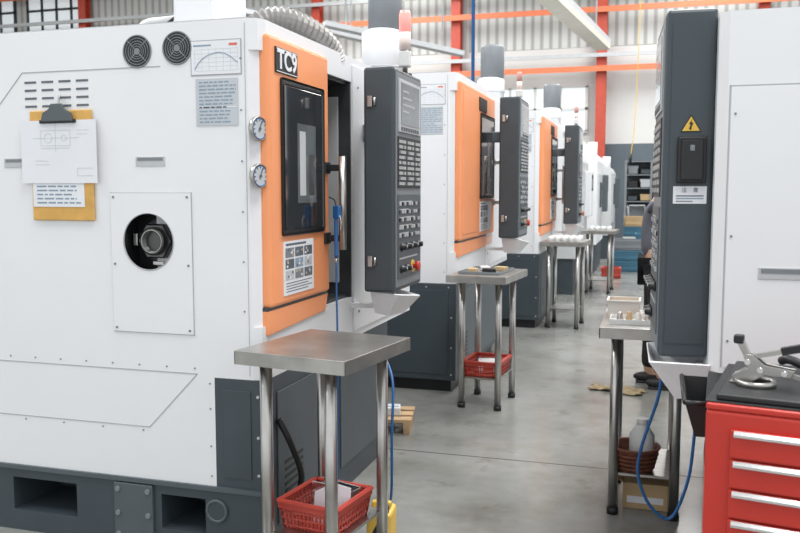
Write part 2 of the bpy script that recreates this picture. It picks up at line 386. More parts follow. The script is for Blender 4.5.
def machine(name_text, loc, sc, first, label, group):
    root = empty("machining_center", loc, label, "machine tool", sc=sc, group=group)
    X0 = -2.2; ch = .05; L = 2.0; ZT = 2.085
    b = MB()
    full = [(X0, 0), (-ch, 0), (-.015, .012), (0, ch), (0, L), (X0, L)]
    tail = [(-ch, 0), (-ch*.4, ch*.6), (-ch*.4, .07), (-.5, .07), (-.5, .98), (0, .98), (0, L), (X0, L)]
    notch = [(X0, 0)]+tail
    notch2 = [(X0, 0), (-.61, 0), (-.61, .16), (-.37, .16), (-.37, 0)]+tail
    b.prism(full, .725, .93, WHITE); b.prism(notch, .93, 1.13, WHITE); b.prism(notch2, 1.13, 1.37, WHITE); b.prism(notch, 1.37, 1.97, WHITE); b.prism(full, 1.97, ZT, WHITE)
    b.box(X0+.01, -.06, .01, L-.02, ZT, ZT+.006, SEAM)
    b.holed(-.66, -.30, .89, 1.44, -.491, 1.25, .112, -.005, .0005, WHITE)
    b.box(-.609, -.371, .10, .109, 1.131, 1.369, BLACK); b.box(-.609, -.605, .003, .10, 1.131, 1.369, BLACK); b.box(-.375, -.371, .003, .10, 1.131, 1.369, BLACK)
    b.box(-.609, -.371, .003, .10, 1.131, 1.135, BLACK); b.box(-.609, -.371, .003, .10, 1.365, 1.369, BLACK)
    b.torus((-.491, -.005, 1.25), .112, .0025, SEAM, '-Y', 48, 6)
    if first: b.box(X0, -.215, 0, .4, .29, .725, WHITE)
    e = -.0015
    def hl(x0, x1, z, w=.0018): b.box(x0, x1, e, .001, z-w, z+w, SEAM)
    def vl(x, z0, z1, w=.0018): b.box(x-w, x+w, e, .001, z0, z1, SEAM)
    vl(-.062, .74, 2.07, .001)
    hl(X0, -.29, .735)
    if first:
        hl(X0, -.51, .505); bar_between(b, (-.29, .0, .735), (-.51, .0, .505), .003, .0036, SEAM)
        for i in range(9): b.cyl((-1.3+i*.125, .001, .757), (-1.3+i*.125, -.003, .757), .0035, GREY, n=8)
        for i in range(5): b.cyl((-1.3+i*.19, .001, .49), (-1.3+i*.19, -.003, .49), .0035, GREY, n=8)
        for z in (.33, .45, .6, .7): b.cyl((-.235, .001, z), (-.235, -.003, z), .0035, GREY, n=8)
    hl(-1.06, -.42, 1.925); bar_between(b, (-1.06, 0, 1.925), (-1.35, 0, 1.62), .003, .0036, SEAM)
    b.box(-.663, -.297, -.0015, .001, .887, .89, SEAM); b.box(-.663, -.297, -.0015, .001, 1.44, 1.443, SEAM); b.box(-.663, -.66, -.0015, .001, .887, 1.443, SEAM); b.box(-.30, -.297, -.0015, .001, .887, 1.443, SEAM)
    for x in (-.645, -.315):
        for z in (.905, 1.16, 1.425): b.cyl((x, -.004, z), (x, -.008, z), .005, GREY, n=8)
    for x0, x1 in ((-.54, -.41), (-1.165, -1.06)):
        b.box(x0, x1, -.003, .001, 1.545, 1.582, LGREY, .001); b.box(x0+.008, x1-.008, -.004, -.002, 1.566, 1.578, GREY)
    for r, z in enumerate((1.885, 1.853, 1.821, 1.789)):
        for c in range(4):
            x = -1.05+c*.082; b.box(x, x+.056, -.002, .001, z-.0042, z+.0042, INK, .0005)
    for i in range(7): b.cyl((-.08, .001, .8+i*.19), (-.08, -.003, .8+i*.19), .0035, GREY, n=8)
    # framed chart plate and tall text plate
    b.box(-.288, -.075, -.002, -.001, 1.882, 2.013, SEAM); b.box(-.284, -.079, -.003, -.001, 1.886, 2.009, PAPER); b.box(-.125, -.092, -.0036, -.003, 1.989, 1.998, INKR); b.box(-.275, -.20, -.0036, -.003, 1.990, 1.996, INKB)
    for i in range(6): b.box(-.27, -.09, -.0034, -.003, 1.898+i*.016, 1.899+i*.016, PAPERG)
    for i in range(7): b.box(-.27+i*.03, -.269+i*.03, -.0034, -.003, 1.898, 1.979, PAPERG)
    pr = None
    for i in range(15):
        x = -.27+i*.0128; z = 1.905+.065*(1-math.exp(-i*.35))-.0009*max(0, i-7)**2
        if pr: bar_between(b, (pr[0], -.0038, pr[1]), (x, -.0038, z), .001, .003, INKB)
        pr = (x, z)
    b.label(-.268, -.092, 1.695, 1.870, -.001, 12, PAPERG, INKB, .85); b.box(-.262, -.098, -.0036, -.003, 1.762, 1.765, PAPER)
    b.obj("housing", root, label="white painted sheet-metal housing")
    b = MB(); b.box(-.495, -.485, .075, .975, .935, 1.965, PIT); b.box(-.48, -.003, .966, .979, .932, 1.968, PIT); b.box(-.48, -.02, .075, .96, .931, .945, PIT); b.box(-.48, -.02, .075, .96, 1.955, 1.969, PIT)
    b.box(-.3, -.15, .62, .9, 1.25, 1.7, GREY, .02); b.cyl((-.22, .76, 1.25), (-.22, .76, 1.05), .045, STEEL); b.cyl((-.4, .85, .95), (-.4, .85, 1.9), .03, STEEL)
    b.box(-.12, -.06, .955, .966, 1.0, 1.9, LGREY, .004)
    b.obj("work_chamber", root, label="dark machining chamber seen through the open doorway")
    b = MB(); b.box(.0, .008, .985, 1.95, .76, 2.05, WHITE, .002)
    for z in (.85, 1.95): b.cyl((.004, 1.05, z), (.012, 1.05, z), .006, GREY, n=8)
    b.obj("side_panel", root)
    b = MB(); BL = 1.55
    if first:
        b.box(X0, 0, .0, .3, 0, .09, DARK); b.box(X0, 0, 0, .3, .232, .29, DARK)
        for x0, x1 in ((X0, -1.70), (-1.35, -1.19), (-.87, -.466), (-.266, 0)): b.box(x0, x1, 0, .3, .09, .232, DARK)
        b.box(X0, 0, .3, BL, 0, .29, DARK); b.box(X0, -.0, -.012, 0, .272, .29, DARK2)
        b.box(-.215, 0, 0, BL, .29, .725, DARK); b.box(X0, -.215, .4, BL, .29, .725, DARK)
        b.box(-.68, -.50, -.014, 0, .02, .265, DARK2, .003)
        for x in (-.66, -.52):
            for z in (.05, .14, .24): b.cyl((x, -.013, z), (x, -.02, z), .012, GREY, n=6)
        b.torus((-.215, -.004, .19), .042, .007, DARK2, '-Y'); b.cyl((-.215, 0, .19), (-.215, -.006, .19), .036, DARK)
        for z in (.1, .35, .5, .66): b.cyl((-.03, .001, z), (-.03, -.004, z), .006, LGREY, n=8)
        b.box(-.18, -.06, -.004, 0, .33, .68, DARK, .002)
    else:
        b.box(X0, 0, 0, BL, .08, .725, DARK, .006); b.box(X0, -.04, .04, BL-.04, 0, .08, BLACK)
        b.box(-.9, -.05, -.004, 0, .12, .68, DARK, .002)
        for x in (-.05, -.2, -.35, -.5, -.65): b.cyl((x, .001, .7), (x, -.004, .7), .005, LGREY, n=8)
        for z in (.12, .3, .5): b.cyl((-.03, .001, z), (-.03, -.004, z), .006, LGREY, n=8)
    b.M = RX(0, 0, 0)
    b.box(.1, .7, -.006, 0, .12, .66, DARK2, .003); b.box(.8, 1.45, -.006, 0, .12, .66, DARK2, .003)
    for i in range(6): b.box(.16, .34, -.008, -.005, .2+i*.03, .212+i*.03, BLACK)
    b.obj("base", root, label="slate grey machine base with bolted covers")
    # door
    yd = .64 if first else 1.26; wy = 0 if first else .54; P = .018; da = .035; wx = .565 if first else .66
    b = MB(); b.prism([(da, 1.0), (yd, 1.0), (yd, 2.035), (da, 2.035)], -.03, P, ORANGE, 'X', .016, 3)
    if not first: b.box(P-.002, P+.004, .10, .56, 1.04, 1.99, ORANGE, .003)
    d = b.obj("door", root, label="orange sliding door")
    b = MB(); b.M = RX(P, wy, 0)
    b.box(.13, wx, -.006, .002, 1.272, 1.885, BLACK, .012); b.box(.15, wx-.02, -.008, -.004, 1.295, 1.862, GLASSD, .006)
    b.box(wx-.29, wx-.10, -.0088, -.0078, 1.40, 1.72, GLASSL, .0004); b.box(wx-.27, wx-.21, -.0092, -.0084, 1.43, 1.69, LGREY); b.box(wx-.18, wx-.12, -.0092, -.0084, 1.43, 1.60, PIT)  # pale patches painted on the glass imitate its grey reflection and lit inside
    b.obj("window", d, label="tinted safety window with painted pale reflection and lit interior")
    b = MB(); b.M = RX(P, wy, 0); b.box(.085, .29 if first else .36, -.006, .001, 1.898, 1.995, BLACK, .003)
    if name_text:
        b.text(name_text, .187, -.0075, 1.9465, .10, PAPER, .0012, .002)
        b.box(.092, .283, -.0068, -.006, 1.902, 1.905, PAPER); b.box(.092, .283, -.0068, -.006, 1.987, 1.990, PAPER)
    b.obj("nameplate", d, label="black nameplate with white lettering" if name_text else "small black nameplate")
    b = MB(); b.M = RX(P+.001, wy, 0); b.box(.14, .44 if first else .56, -.0025, .001, 1.035, 1.25, PAPER)
    b.box(.16, .36, -.0032, -.002, 1.232, 1.241, INK)
    for r in range(3):
        for c in range(3):
            x = .155+c*.093; z = 1.185-r*.045; b.box(x, x+.082, -.0034, -.002, z, z+.038, (GREY, INK, DARK2, INKB, LGREY)[(r*2+c) % 5])
            for q in range(4):
                xx = x+.005+random.random()*.06; zz = z+.004+random.random()*.024; b.box(xx, xx+.014, -.004, -.003, zz, zz+.009, (PAPERG, CARD, INK, PAPER, LGREY)[(r+c+q) % 5])
    for i in range(4): b.box(.16, .42-.04*(i % 2), -.0032, -.002, 1.08-i*.011, 1.0835-i*.011, INK)
    b.obj("notice_sheet", d, label="white notice sheet with small photos taped on door")
    hy = .60 if first else 1.22; hm = BLACK if first else STEEL
    b = MB(); b.cyl((.095, hy, 1.19), (.095, hy, 1.60), .017, STEEL, n=16)
    for z in (1.24, 1.55): b.box(.01, .10, hy-.014, hy+.014, z-.014, z+.014, hm, .004); b.box(.01, .03, hy-.03, hy+.03, z-.025, z+.025, hm, .004)
    b.obj("handle", d, label="thick vertical brushed steel grab handle on dark brackets")
    b = MB(); b.prism([(.03, .895), (yd-.03, .915), (yd, .99), (.03, .99)], -.03, .008, ORANGE, 'X', .004); b.box(-.02, .006, .03, yd, .988, 1.002, PIT); b.obj("door_sill", root, label="orange door sill")
    fan(root, (-.52, 0, 1.985)); fan(root, (-.345, 0, 1.99))
    if first:
        gauge(root, (-.028, .010, 1.68), math.radians(76)); gauge(root, (-.028, .010, 1.505), math.radians(76))
    b = MB()
    b.lathe([(.092, .0), (.092, .012), (.08, .02)], (0, .095, 0), DARK2, 28, '-Y')
    b.lathe([(.078, .0), (.078, .050), (.072, .056), (.05, .056)], (0, .095, 0), DSTEEL, 6, '-Y')
    b.lathe([(.056, .045), (.056, .072), (.049, .080), (.041, .080), (.037, .030), (0, .030)], (0, .095, 0), DSTEEL, 32, '-Y')
    b.torus((0, .018, 0), .045, .0035, STEEL, '-Y', 32)
    b.cyl((0, .064, 0), (0, .050, 0), .036, BLACK, n=28); b.torus((0, .045, 0), .020, .005, DSTEEL, '-Y', 24)
    b.box(-.100, -.080, .04, .085, -.02, .03, STEEL, .003); b.box(.08, .098, .05, .085, -.05, -.02, GREY, .003); b.box(-.02, .03, .05, .085, -.098, -.082, STEEL, .003)
    b.obj("spindle_port", root, (-.491, 0, 1.25), label="dark hexagonal hollow spindle end recessed in a round opening")
    b = MB(); b.box(-.02, .15, 1.12, 1.18, 1.70, 1.78, GREY, .008); b.obj("support_arm", root)
    control_panel(root, (.289, .74, .987), math.radians(90), .46, .145, 1.013, 1)
    signal_tower(root, (.225, 1.13, 2.0), first)
    b = MB()
    b.tub([(.16, .78, .985), (.30, .76, .975), (.33, 1.04, .94), (.16, 1.06, .975)], [(.17, .82, .88), (.24, .81, .87), (.26, 1.0, .86), (.17, 1.0, .87)], WHITE)
    b.box(0, .17, .96, 1.02, .88, .90, WHITE); b.obj("chip_tray", root, label="white folded sheet-metal tray")
    zo = .10 if first else .0; cy = 1.89 if first else 1.85; wr = .125 if first else .115
    b = MB(); b.lathe([(wr, ZT), (wr, 2.26+zo), (.09, 2.28+zo)], (-.125, cy-.02, 0), WHITE, 28); b.lathe([(.085, 2.27+zo), (.10, 2.29+zo), (.10, 2.53+zo), (.085, 2.55+zo)], (-.115, cy-.01, 0), GREY, 28)
    b.torus((-.125, cy-.02, 2.16), wr+.001, .005, LGREY)
    b.obj("mist_collector", root, label="white cylindrical mist collector with dark grey top")
    return root

mc1 = machine("TC9", (-1.394, 2.85, 0), 1.0, True, "white machining centre with orange door numbered TC9 and slate grey base", "row of orange-door machining centres")
b = MB(); b.tube([(-.34, .56, 2.06), (-.32, .56, 2.14), (-.25, .60, 2.20), (-.17, .66, 2.20), (-.10, .75, 2.165), (-.06, .84, 2.11), (-.05, .88, 2.05)], .052, ALU, 16, 9, ribs=1)
b.obj("exhaust_hose", mc1, label="grey-brown corrugated flexible exhaust hose")
b = MB(); b.box(-.55, -.35, .30, .6, 2.086, 2.42, WHITE, .02); b.box(-.53, -.37, .295, .302, 2.12, 2.38, WHITE, .004); b.obj("motor_cover", mc1, label="white sheet-metal motor cover")
b = MB(); b.tube([(-.76, .35, 2.08), (-.75, .35, 2.13), (-.71, .36, 2.17), (-.64, .38, 2.18), (-.55, .4, 2.19)], .017, WPLAS, 12); b.obj("conduit", mc1, label="white bent plastic conduit")
b = MB(); b.tube([(-.70, .3, 2.08), (-.68, .3, 2.10), (-.62, .33, 2.14), (-.55, .36, 2.2)], .007, BLACK, 10); b.obj("cable", mc1, label="black cable looping over the top")
b = MB(); b.tube([(.01, .1, .55), (.05, .12, .45), (.06, .2, .3), (.03, .22, .18), (.0, .25, .12)], .013, BLACK, 10); b.obj("coolant_hose", mc1, label="black hose on machine base")

mc2 = machine(None, (-1.31, 5.75, 0), 1.09, False, "white machining centre with wide orange door and tall slate grey base", "row of orange-door machining centres")
n = copy_tree(mc2); n.location = (-1.1, 8.75, 0)

def white_machine(loc, h, label, tone, win):
    r = empty("enclosed_lathe", loc, label, "machine tool")
    b = MB(); pts = [(-2, .5), (0, .5), (0, h-.12), (-.06, h), (-2, h)]
    b.prism(pts, 0, 2.1, tone, 'Y', .01)
    b.box(-.9, -.25, -.006, 0, 1.0, 1.6, LGREY, .004); b.box(-.6, -.3, -.008, 0, 1.72, 1.8, GREY, .002)
    b.obj("housing", r, label="pale boxy sheet-metal housing")
    b = MB(); b.box(-2, -.03, .03, 2.05, 0, .5, DARK, .01); b.obj("base", r)
    b = MB(); b.box(-.01, .02, .35, 1.25, .75, 1.75, LGREY, .01); d = b.obj("door", r)
    b = MB(); b.box(.02, .026, .5, 1.1, 1.15, 1.6, GLASSD, .005); b.obj("window", d)
    b = MB(); b.box(0, .1, 1.45, 1.85, 1.05, 1.75, win, .015); b.box(.1, .105, 1.5, 1.8, 1.45, 1.7, SCREEN); b.obj("control_panel", r, label="pale wall-mounted control unit")
    b = MB(); b.box(-.8, -.25, .5, 1.3, h, h+.22, tone, .03); b.cyl((-.2, 1.7, h), (-.2, 1.7, h+.28), .09, WHITE); b.obj("top_unit", r)
PALE = mat("pale_grey_paint", (.56, .58, .59), .4)
white_machine((-.98, 11.75, 0), 2.0, "pale grey enclosed lathe beyond the orange machines", PALE, WHITE)
white_machine((-.9, 14.9, 0), 2.1, "white enclosed lathe with dark control unit near rear of aisle", WHITE, DARK2)
white_machine((-.8, 18.2, 0), 1.95, "pale grey enclosed lathe at the rear of the aisle", PALE, DARK2)

# clipboard
cb = empty("clipboard", (-2.27, 2.845, 1.33), "brown hardboard clipboard with white papers hanging on white machine side", "clipboard")
b = MB(); b.box(-.147, .146, -.008, 0, 0, .44, CLIPB, .004); b.obj("board", cb)
b = MB(); b.label(-.14, .105, .055, .17, -.0085, 6, PAPER, INKB, .8); b.obj("paper", cb, label="lower sheet with a printed table")
b = MB()
b.box(-.187, .17, -.014, -.0115, .15, .40, PAPER)
for (p, q) in (((-.09, .36), (.05, .36)), ((-.09, .30), (.05, .30)), ((-.09, .36), (-.09, .30)), ((.05, .36), (.05, .30)), ((-.13, .33), (.09, .33)), ((-.02, .385), (-.02, .275)), ((-.09, .29), (.05, .29)), ((-.12, .24), (-.06, .24)), ((.08, .36), (.14, .36)), ((.08, .345), (.13, .345)), ((.08, .18), (.155, .18)), ((.08, .21), (.155, .21)), ((.08, .18), (.08, .21)), ((-.12, .225), (-.05, .225))):
    bar_between(b, (p[0], -.0145, p[1]), (q[0], -.0145, q[1]), .0008, .0012, PAPERG)
b.torus((-.055, -.0145, .33), .018, .0007, PAPERG, '-Y', 20, 4); b.torus((.02, -.0145, .33), .012, .0007, PAPERG, '-Y', 20, 4)
b.obj("paper", cb, label="large white sheet with a faint line drawing")
b = MB(); b.prism([(-.08, .395), (.07, .395), (.06, .43), (.03, .445), (.02, .465), (-.03, .465), (-.04, .445), (-.07, .43)], -.026, -.014, DARK2, 'Y', .003); b.box(-.09, .08, -.022, -.012, .388, .402, BLACK, .003)
b.tube([(0, -.008, .44), (0, -.012, .475), (.0, -.004, .5)], .004, STEEL, 8)
b.obj("clip", cb, label="dark metal spring clip")

# ------------------------------------------------------------ machine across the aisle
mr = empty("machining_center", (.202, 2.95, 0), "white machining centre with slate grey control cabinet beside red tool chest", "machine tool")
b = MB(); b.prism([(0, .03), (.03, 0), (1.9, 0), (1.9, 1.9), (0, 1.9)], .84, 2.03, WHITE)
b.box(.037, 1.7, -.0015, .001, 1.788, 1.792, SEAM); b.box(.035, .039, -.0015, .001, .86, 1.792, SEAM)
b.box(.041, 1.7, -.003, .001, .86, 1.786, WHITE, .001)
b.box(.141, .5, -.006, -.001, 1.16, 1.20, LGREY, .002); b.box(.15, .49, -.007, -.004, 1.18, 1.195, GREY)
for z in (.95, 1.3, 1.7): b.cyl((.055, -.002, z), (.055, -.006, z), .004, GREY, n=8)
for x in (.3, .8): b.box(x, x+.3, .3, .33, 2.03, 2.05, LGREY)
b.obj("housing", mr, label="white painted sheet-metal housing")
b = MB(); b.box(.12, 1.9, .05, 1.85, 0, .84, DARK, .006); b.box(.118, .122, .3, 1.6, .1, .7, DARK2, .001); b.obj("base", mr)
b = MB(); b.box(-.035, .03, .85, 1.55, .97, 1.98, ORANGE, .018); d = b.obj("door", mr, label="orange sliding door")
b = MB(); b.box(-.043, -.034, .93, 1.47, 1.27, 1.88, GLASSD, .006); b.obj("window", d)
b = MB(); b.cyl((-.085, .9, 1.22), (-.085, .9, 1.66), .012, STEEL); b.cyl((-.085, .9, 1.26), (-.03, .9, 1.26), .009, BLACK); b.cyl((-.085, .9, 1.62), (-.03, .9, 1.62), .009, BLACK); b.obj("handle", d)
cp = control_panel(mr, (-.188, .56, .865), math.radians(-87), .46, .165, 1.20, -1)
def on_side(b): b.M = Matrix.Translation((.4632, 0, 0)) @ Matrix.Rotation(math.radians(90), 4, 'Z')
b = MB(); on_side(b)
b.prism([(.052, .785), (.122, .785), (.087, .845)], -.002, 0, BLACK, 'Y'); b.prism([(.058, .789), (.116, .789), (.087, .838)], -.003, -.001, YELLOW, 'Y')
b.prism([(.090, .829), (.080, .812), (.086, .812), (.082, .799), (.079, .800), (.085, .791), (.091, .799), (.0875, .799), (.095, .817), (.088, .817)], -.004, -.002, BLACK, 'Y')
b.obj("warning_sign", cp, label="yellow triangle with black lightning bolt")
b = MB(); on_side(b); b.box(.045, .14, -.02, 0, .61, .77, BLACK, .006); b.box(.055, .13, -.022, -.018, .62, .76, BLACK, .004); b.box(.085, .10, -.026, -.02, .72, .74, GREY, .002)
b.obj("cover_box", cp, label="black plastic cover box")
b = MB(); on_side(b); b.box(.035, .145, -.002, 0, .54, .60, PAPER)
b.text("注    意", .09, -.003, .586, .018, INK, .0004); b.box(.045, .135, -.003, -.002, .565, .569, INK); b.box(.045, .135, -.003, -.002, .556, .560, INKB); b.box(.045, .10, -.003, -.002, .547, .550, INK)
b.obj("label", cp, label="white printed caution label")
b = MB()
b.tub([(-.19, .03, .862), (.0, .02, .862), (.0, .5, .862), (-.2, .5, .845)], [(-.10, .08, .73), (-.02, .08, .735), (-.02, .42, .735), (-.13, .42, .73)], WHITE)
b.box(-.03, .14, .2, .26, .8, .83, WHITE); b.obj("chip_tray", mr, label="white folded sheet-metal tray")

# ------------------------------------------------------------ stands
def stand(loc, rz, w, d, h, zs, label, insx=.075, insy=.06, top=STEELT):
    r = empty("work_stand", (loc[0], loc[1], 0), label, "side table", rz=rz, group="steel work stands beside machines")
    b = MB(); b.box(-w/2, w/2, -d/2, d/2, h-.006, h, top, .002); b.box(-w/2, w/2, -d/2, -d/2+.004, h-.048, h-.003, top); b.box(-w/2, w/2, d/2-.004, d/2, h-.048, h-.003, top)
    b.box(-w/2, -w/2+.004, -d/2, d/2, h-.048, h-.003, top); b.box(w/2-.004, w/2, -d/2, d/2, h-.048, h-.003, top)
    b.obj("top", r, label="thin folded steel sheet top")
    for sx in (-1, 1):
        for sy in (-1, 1):
            b = MB(); x = sx*(w/2-insx); y = sy*(d/2-insy); b.cyl((x, y, .02), (x, y, h-.006), .022, STEEL, n=20); b.cyl((x, y, 0), (x, y, .03), .026, BLACK, n=16)
            b.obj("leg", r)
    b = MB(); x = w/2-insx; y = d/2-insy
    b.box(-x, x, -y, y, zs-.012, zs, STEEL)
    b.obj("shelf", r, label="lower steel shelf")
    return r
stand((-1.11, 2.77), math.radians(-9), .44, .50, .9, .24, "stainless steel work stand with round legs beside machine with red basket", .09, .06)
stand((-1.045, 5.57), math.radians(-5), .40, .62, .9, .21, "worn steel work stand with a grimy top beside second orange machine", .075, .12)
stand((-.855, 9.05), math.radians(-3), .46, .62, .92, .21, "steel work stand carrying rows of small white parts", .08, .1)
stand((-.68, 12.3), math.radians(-3), .46, .7, .89, .19, "steel work stand beside distant machine", .08, .1)
stand((0.0, 3.98), math.radians(0), .40, .62, .86, .19, "steel work stand holding a tray and bottle beside dark cabinet", .07, .1)

def basket(name, loc, rz, w, d, h, m, label, group=None):
    b = MB(); k = .88
    b.box(-w/2*k, w/2*k, -d/2*k, d/2*k, 0, .006, m)
    def side(p0, p1, n):
        for i in range(n+1):
            t = i/n; x = p0[0]+(p1[0]-p0[0])*t; y = p0[1]+(p1[1]-p0[1])*t
            b.tube([(x*k, y*k, 0), (x, y, h)], .0045, m, 4, smooth=False)
        for f in (0.12, .38, .64):
            kk = k+(1-k)*f; b.tube([(p0[0]*kk, p0[1]*kk, h*f), (p1[0]*kk, p1[1]*kk, h*f)], .005, m, 4, smooth=False)
    c = [(-w/2, -d/2), (w/2, -d/2), (w/2, d/2), (-w/2, d/2)]
    for i in range(4): side(c[i], c[(i+1) % 4], 14 if i % 2 == 0 else 12)
    for i in range(4):
        p, q = c[i], c[(i+1) % 4]; bar_between(b, (*p, h-.01), (*q, h-.01), .008, .03, m)
        bar_between(b, (*p, h), (*q, h), .022, .006, m)
    kw = {"group": group} if group else {}
    return b.obj(name, None, loc, rz, label=label, category="basket", **kw)
basket("basket", (-1.115, 2.77, .241), math.radians(-9), .24, .26, .10, REDP, "red plastic lattice basket on stand shelf holding papers and tin", "red plastic baskets")
basket("basket", (-1.045, 5.55, .211), math.radians(-5), .25, .32, .10, REDP, "red plastic lattice basket on second stand shelf", "red plastic baskets")
b = MB(); b.prism([(-.08, 0), (.08, 0), (.09, .11), (.06, .125), (-.08, .12)], -.006, .0, CHROME, 'Y', .001); b.prism([(-.08, 0), (.08, 0), (.09, .11), (-.09, .11)], .07, .076, CHROME, 'Y', .001); b.box(-.08, .08, 0, .07, 0, .006, STEELT); b.box(-.08, -.075, 0, .07, 0, .10, STEELT); b.box(.075, .08, 0, .07, 0, .10, STEELT)
b.obj("metal_tin", None, (-1.11, 2.79, .249), math.radians(-20), label="open rectangular metal tin inside red basket", category="tin")
b = MB(); b.prism([(-.06, 0), (.07, .0), (.08, .13), (.02, .15), (-.05, .12)], -.002, .002, PAPER, 'Y'); b.obj("paper_sheet", None, (-1.085, 2.725, .249), math.radians(20), label="crumpled white paper standing in red basket", category="paper")
b = MB(); b.box(-.06, .06, -.07, .07, 0, .08, WPLAS, .01); b.box(-.02, .04, -.073, -.069, .02, .06, REDP)
b.obj("carton", None, (-1.045, 5.55, .218), .2, label="small white carton inside red basket", category="box")

b = MB(); b.box(-.05, .05, -.07, .07, 0, .16, YELLOW, .014); b.box(-.04, .04, -.016, .016, .16, .19, YELLOW, .007); b.cyl((.025, -.045, .16), (.025, -.045, .19), .015, BLACK); b.prism([(-.025, .08), (.025, .08), (0, .13)], -.0715, -.0695, BLACK, 'Y')
b.obj("oil_container", None, (-1.02, 3.14, 0), .1, label="yellow plastic oil container on floor by stand", category="container")
b = MB()
for i in range(3): b.box(-.14, .14, -.16+i*.12, -.08+i*.12, .07, .09, WOOD, .002)
for x in (-.13, .09): b.box(x, x+.04, -.16, .16, 0, .07, WOOD, .002)
b.obj("wood_pallet", None, (-1.50, 4.80, 0), .2, label="small wooden pallet on floor behind machine", category="pallet")
b = MB(); b.box(-.06, .06, -.05, .05, 0, .05, WPLAS, .006); b.box(-.05, .05, -.03, .03, .05, .055, PAPERG); b.obj("parts_box", None, (-1.49, 4.77, .09), .3, label="small white box on wooden pallet", category="box")

gx, gy = -1.305, 3.385
b = MB(); b.tube([(gx, gy, 1.14), (gx, gy, 1.0), (gx+.003, gy, .8), (gx, gy+.01, .5), (gx-.01, gy+.03, .2), (gx-.02, gy+.08, .03)], .0045, BLUE, 8)
b.obj("air_hose", None, label="thin blue air hose hanging straight down beside door", category="hose")
b = MB(); b.tube([(-1.36, 3.80, .64), (-1.28, 3.72, .69), (-1.16, 3.58, .70), (-1.06, 3.42, .62), (-1.045, 3.36, .4), (-1.06, 3.40, .12), (-1.12, 3.52, .015), (-1.2, 3.7, .01)], .006, BLUE, 8)
b.obj("air_hose", None, label="blue air hose drooping from machine base behind steel stand", category="hose")
b = MB(); b.tube([(0, 0, .20), (.0, 0, .10), (.0, .0, .0)], .009, BLUE, 10); b.box(-.011, .011, -.022, .011, .17, .225, BLUE, .004); b.cyl((0, 0, 0), (0, 0, -.02), .006, CHROME); b.tube([(0, -.012, .20), (0, -.028, .16), (0, -.024, .12)], .003, CHROME, 8); b.tube([(0, 0, .225), (0, .01, .25), (0, .04, .262)], .003, BLACK, 8)
b.obj("air_gun", None, (gx, gy, 1.16), 1.2, label="small blue air blow gun hanging from door handle", category="air gun")

# ---- things on the stand across aisle
zt = .86
b = MB(); w = .07
b.box(-w, w, -w, w, 0, .004, CLEARP)
for a in (-1, 1): b.box(-w, w, a*w-.002, a*w+.002, 0, .075, CLEARP); b.box(a*w-.002, a*w+.002, -w, w, 0, .075, CLEARP)
b.box(-w-.008, w+.008, -w-.008, -w, .07, .076, WPLAS); b.box(-w-.008, w+.008, w, w+.008, .07, .076, WPLAS); b.box(-w-.008, -w, -w, w, .07, .076, WPLAS); b.box(w, w+.008, -w, w, .07, .076, WPLAS)
b.box(-w+.004, w-.004, -w+.004, w-.004, .004, .045, CARD)
b.obj("plastic_tub", None, (-.11, 4.1, zt), 0, label="milky plastic tub with brown parts on steel stand", category="tub")
b = MB(); b.box(-.14, .12, -.08, .08, 0, .004, WPLAS)
for a in (-1, 1): b.box(-.14, .12, a*.08-.002, a*.08+.002, 0, .022, WPLAS)
b.box(-.142, -.138, -.08, .08, 0, .022, WPLAS); b.box(.118, .122, -.08, .08, 0, .022, WPLAS)
b.obj("shallow_tray", None, (-.02, 3.86, zt), 0, label="shallow off-white tray on steel stand", category="tray")
for i in range(4):
    b = MB(); b.lathe([(.014, 0), (.016, .01), (.012, .02), (.012, .035), (.005, .04)], (0, 0, 0), (STEEL, CARD, CLEARP)[i % 3], 14)
    b.obj("machined_part", None, (-.12+i*.04, 3.86+.02*(i % 2), zt+.005), label="small turned metal part lying in tray", category="machined part", group="turned parts in the tray")
b = MB(); b.lathe([(.032, 0), (.036, .01), (.036, .06), (.032, .064), (.030, .06), (.030, .01), (0, .01)], (0, 0, 0), AMBER, 22); b.obj("amber_container", None, (.06, 3.87, zt+.005), 0, label="amber-brown open plastic container in tray", category="container")
b = MB(); b.lathe([(.026, 0), (.028, .01), (.028, .075), (.012, .095), (.012, .11), (.0, .112)], (0, 0, 0), WPLAS, 20); b.tube([(0, 0, .11), (0, 0, .13), (-.03, 0, .135)], .004, REDP, 8)
b.obj("oil_bottle", None, (.05, 4.12, zt), 0, label="small white spout bottle on steel stand", category="bottle")
b = MB(); b.lathe([(.075, 0), (.08, .0), (.105, .1), (.112, .105), (.112, .115), (.10, .112), (.098, .1), (.074, .008), (0, .008)], (0, 0, 0), BROWN, 28)
for z in (.02, .04, .06, .08): b.torus((0, 0, z), .08+z*.25+.001, .0045, BROWN, 'Z', 28, 6)
b.obj("wicker_basket", None, (-.04, 3.84, .191), label="round dark brown woven basket on stand shelf", category="basket")
b = MB(); b.lathe([(.05, 0), (.055, .01), (.055, .15), (.03, .19), (.022, .20), (.026, .202), (.026, .225), (0, .225)], (0, 0, 0), WPLAS, 22); b.obj("plastic_bottle", None, (-.01, 3.85, .2), label="white plastic bottle standing in brown basket", category="bottle")
b = MB(); b.box(-.11, .09, -.1, .1, 0, .12, CARD, .004); b.prism([(-.11, .12), (-.17, .16), (-.168, .163), (-.108, .123)], -.1, .1, CARD, 'Y'); b.box(-.09, .07, -.103, -.1, .03, .06, PAPER); b.obj("cardboard_box", None, (.02, 3.95, 0), .0, label="small cardboard box on floor under steel stand", category="box")
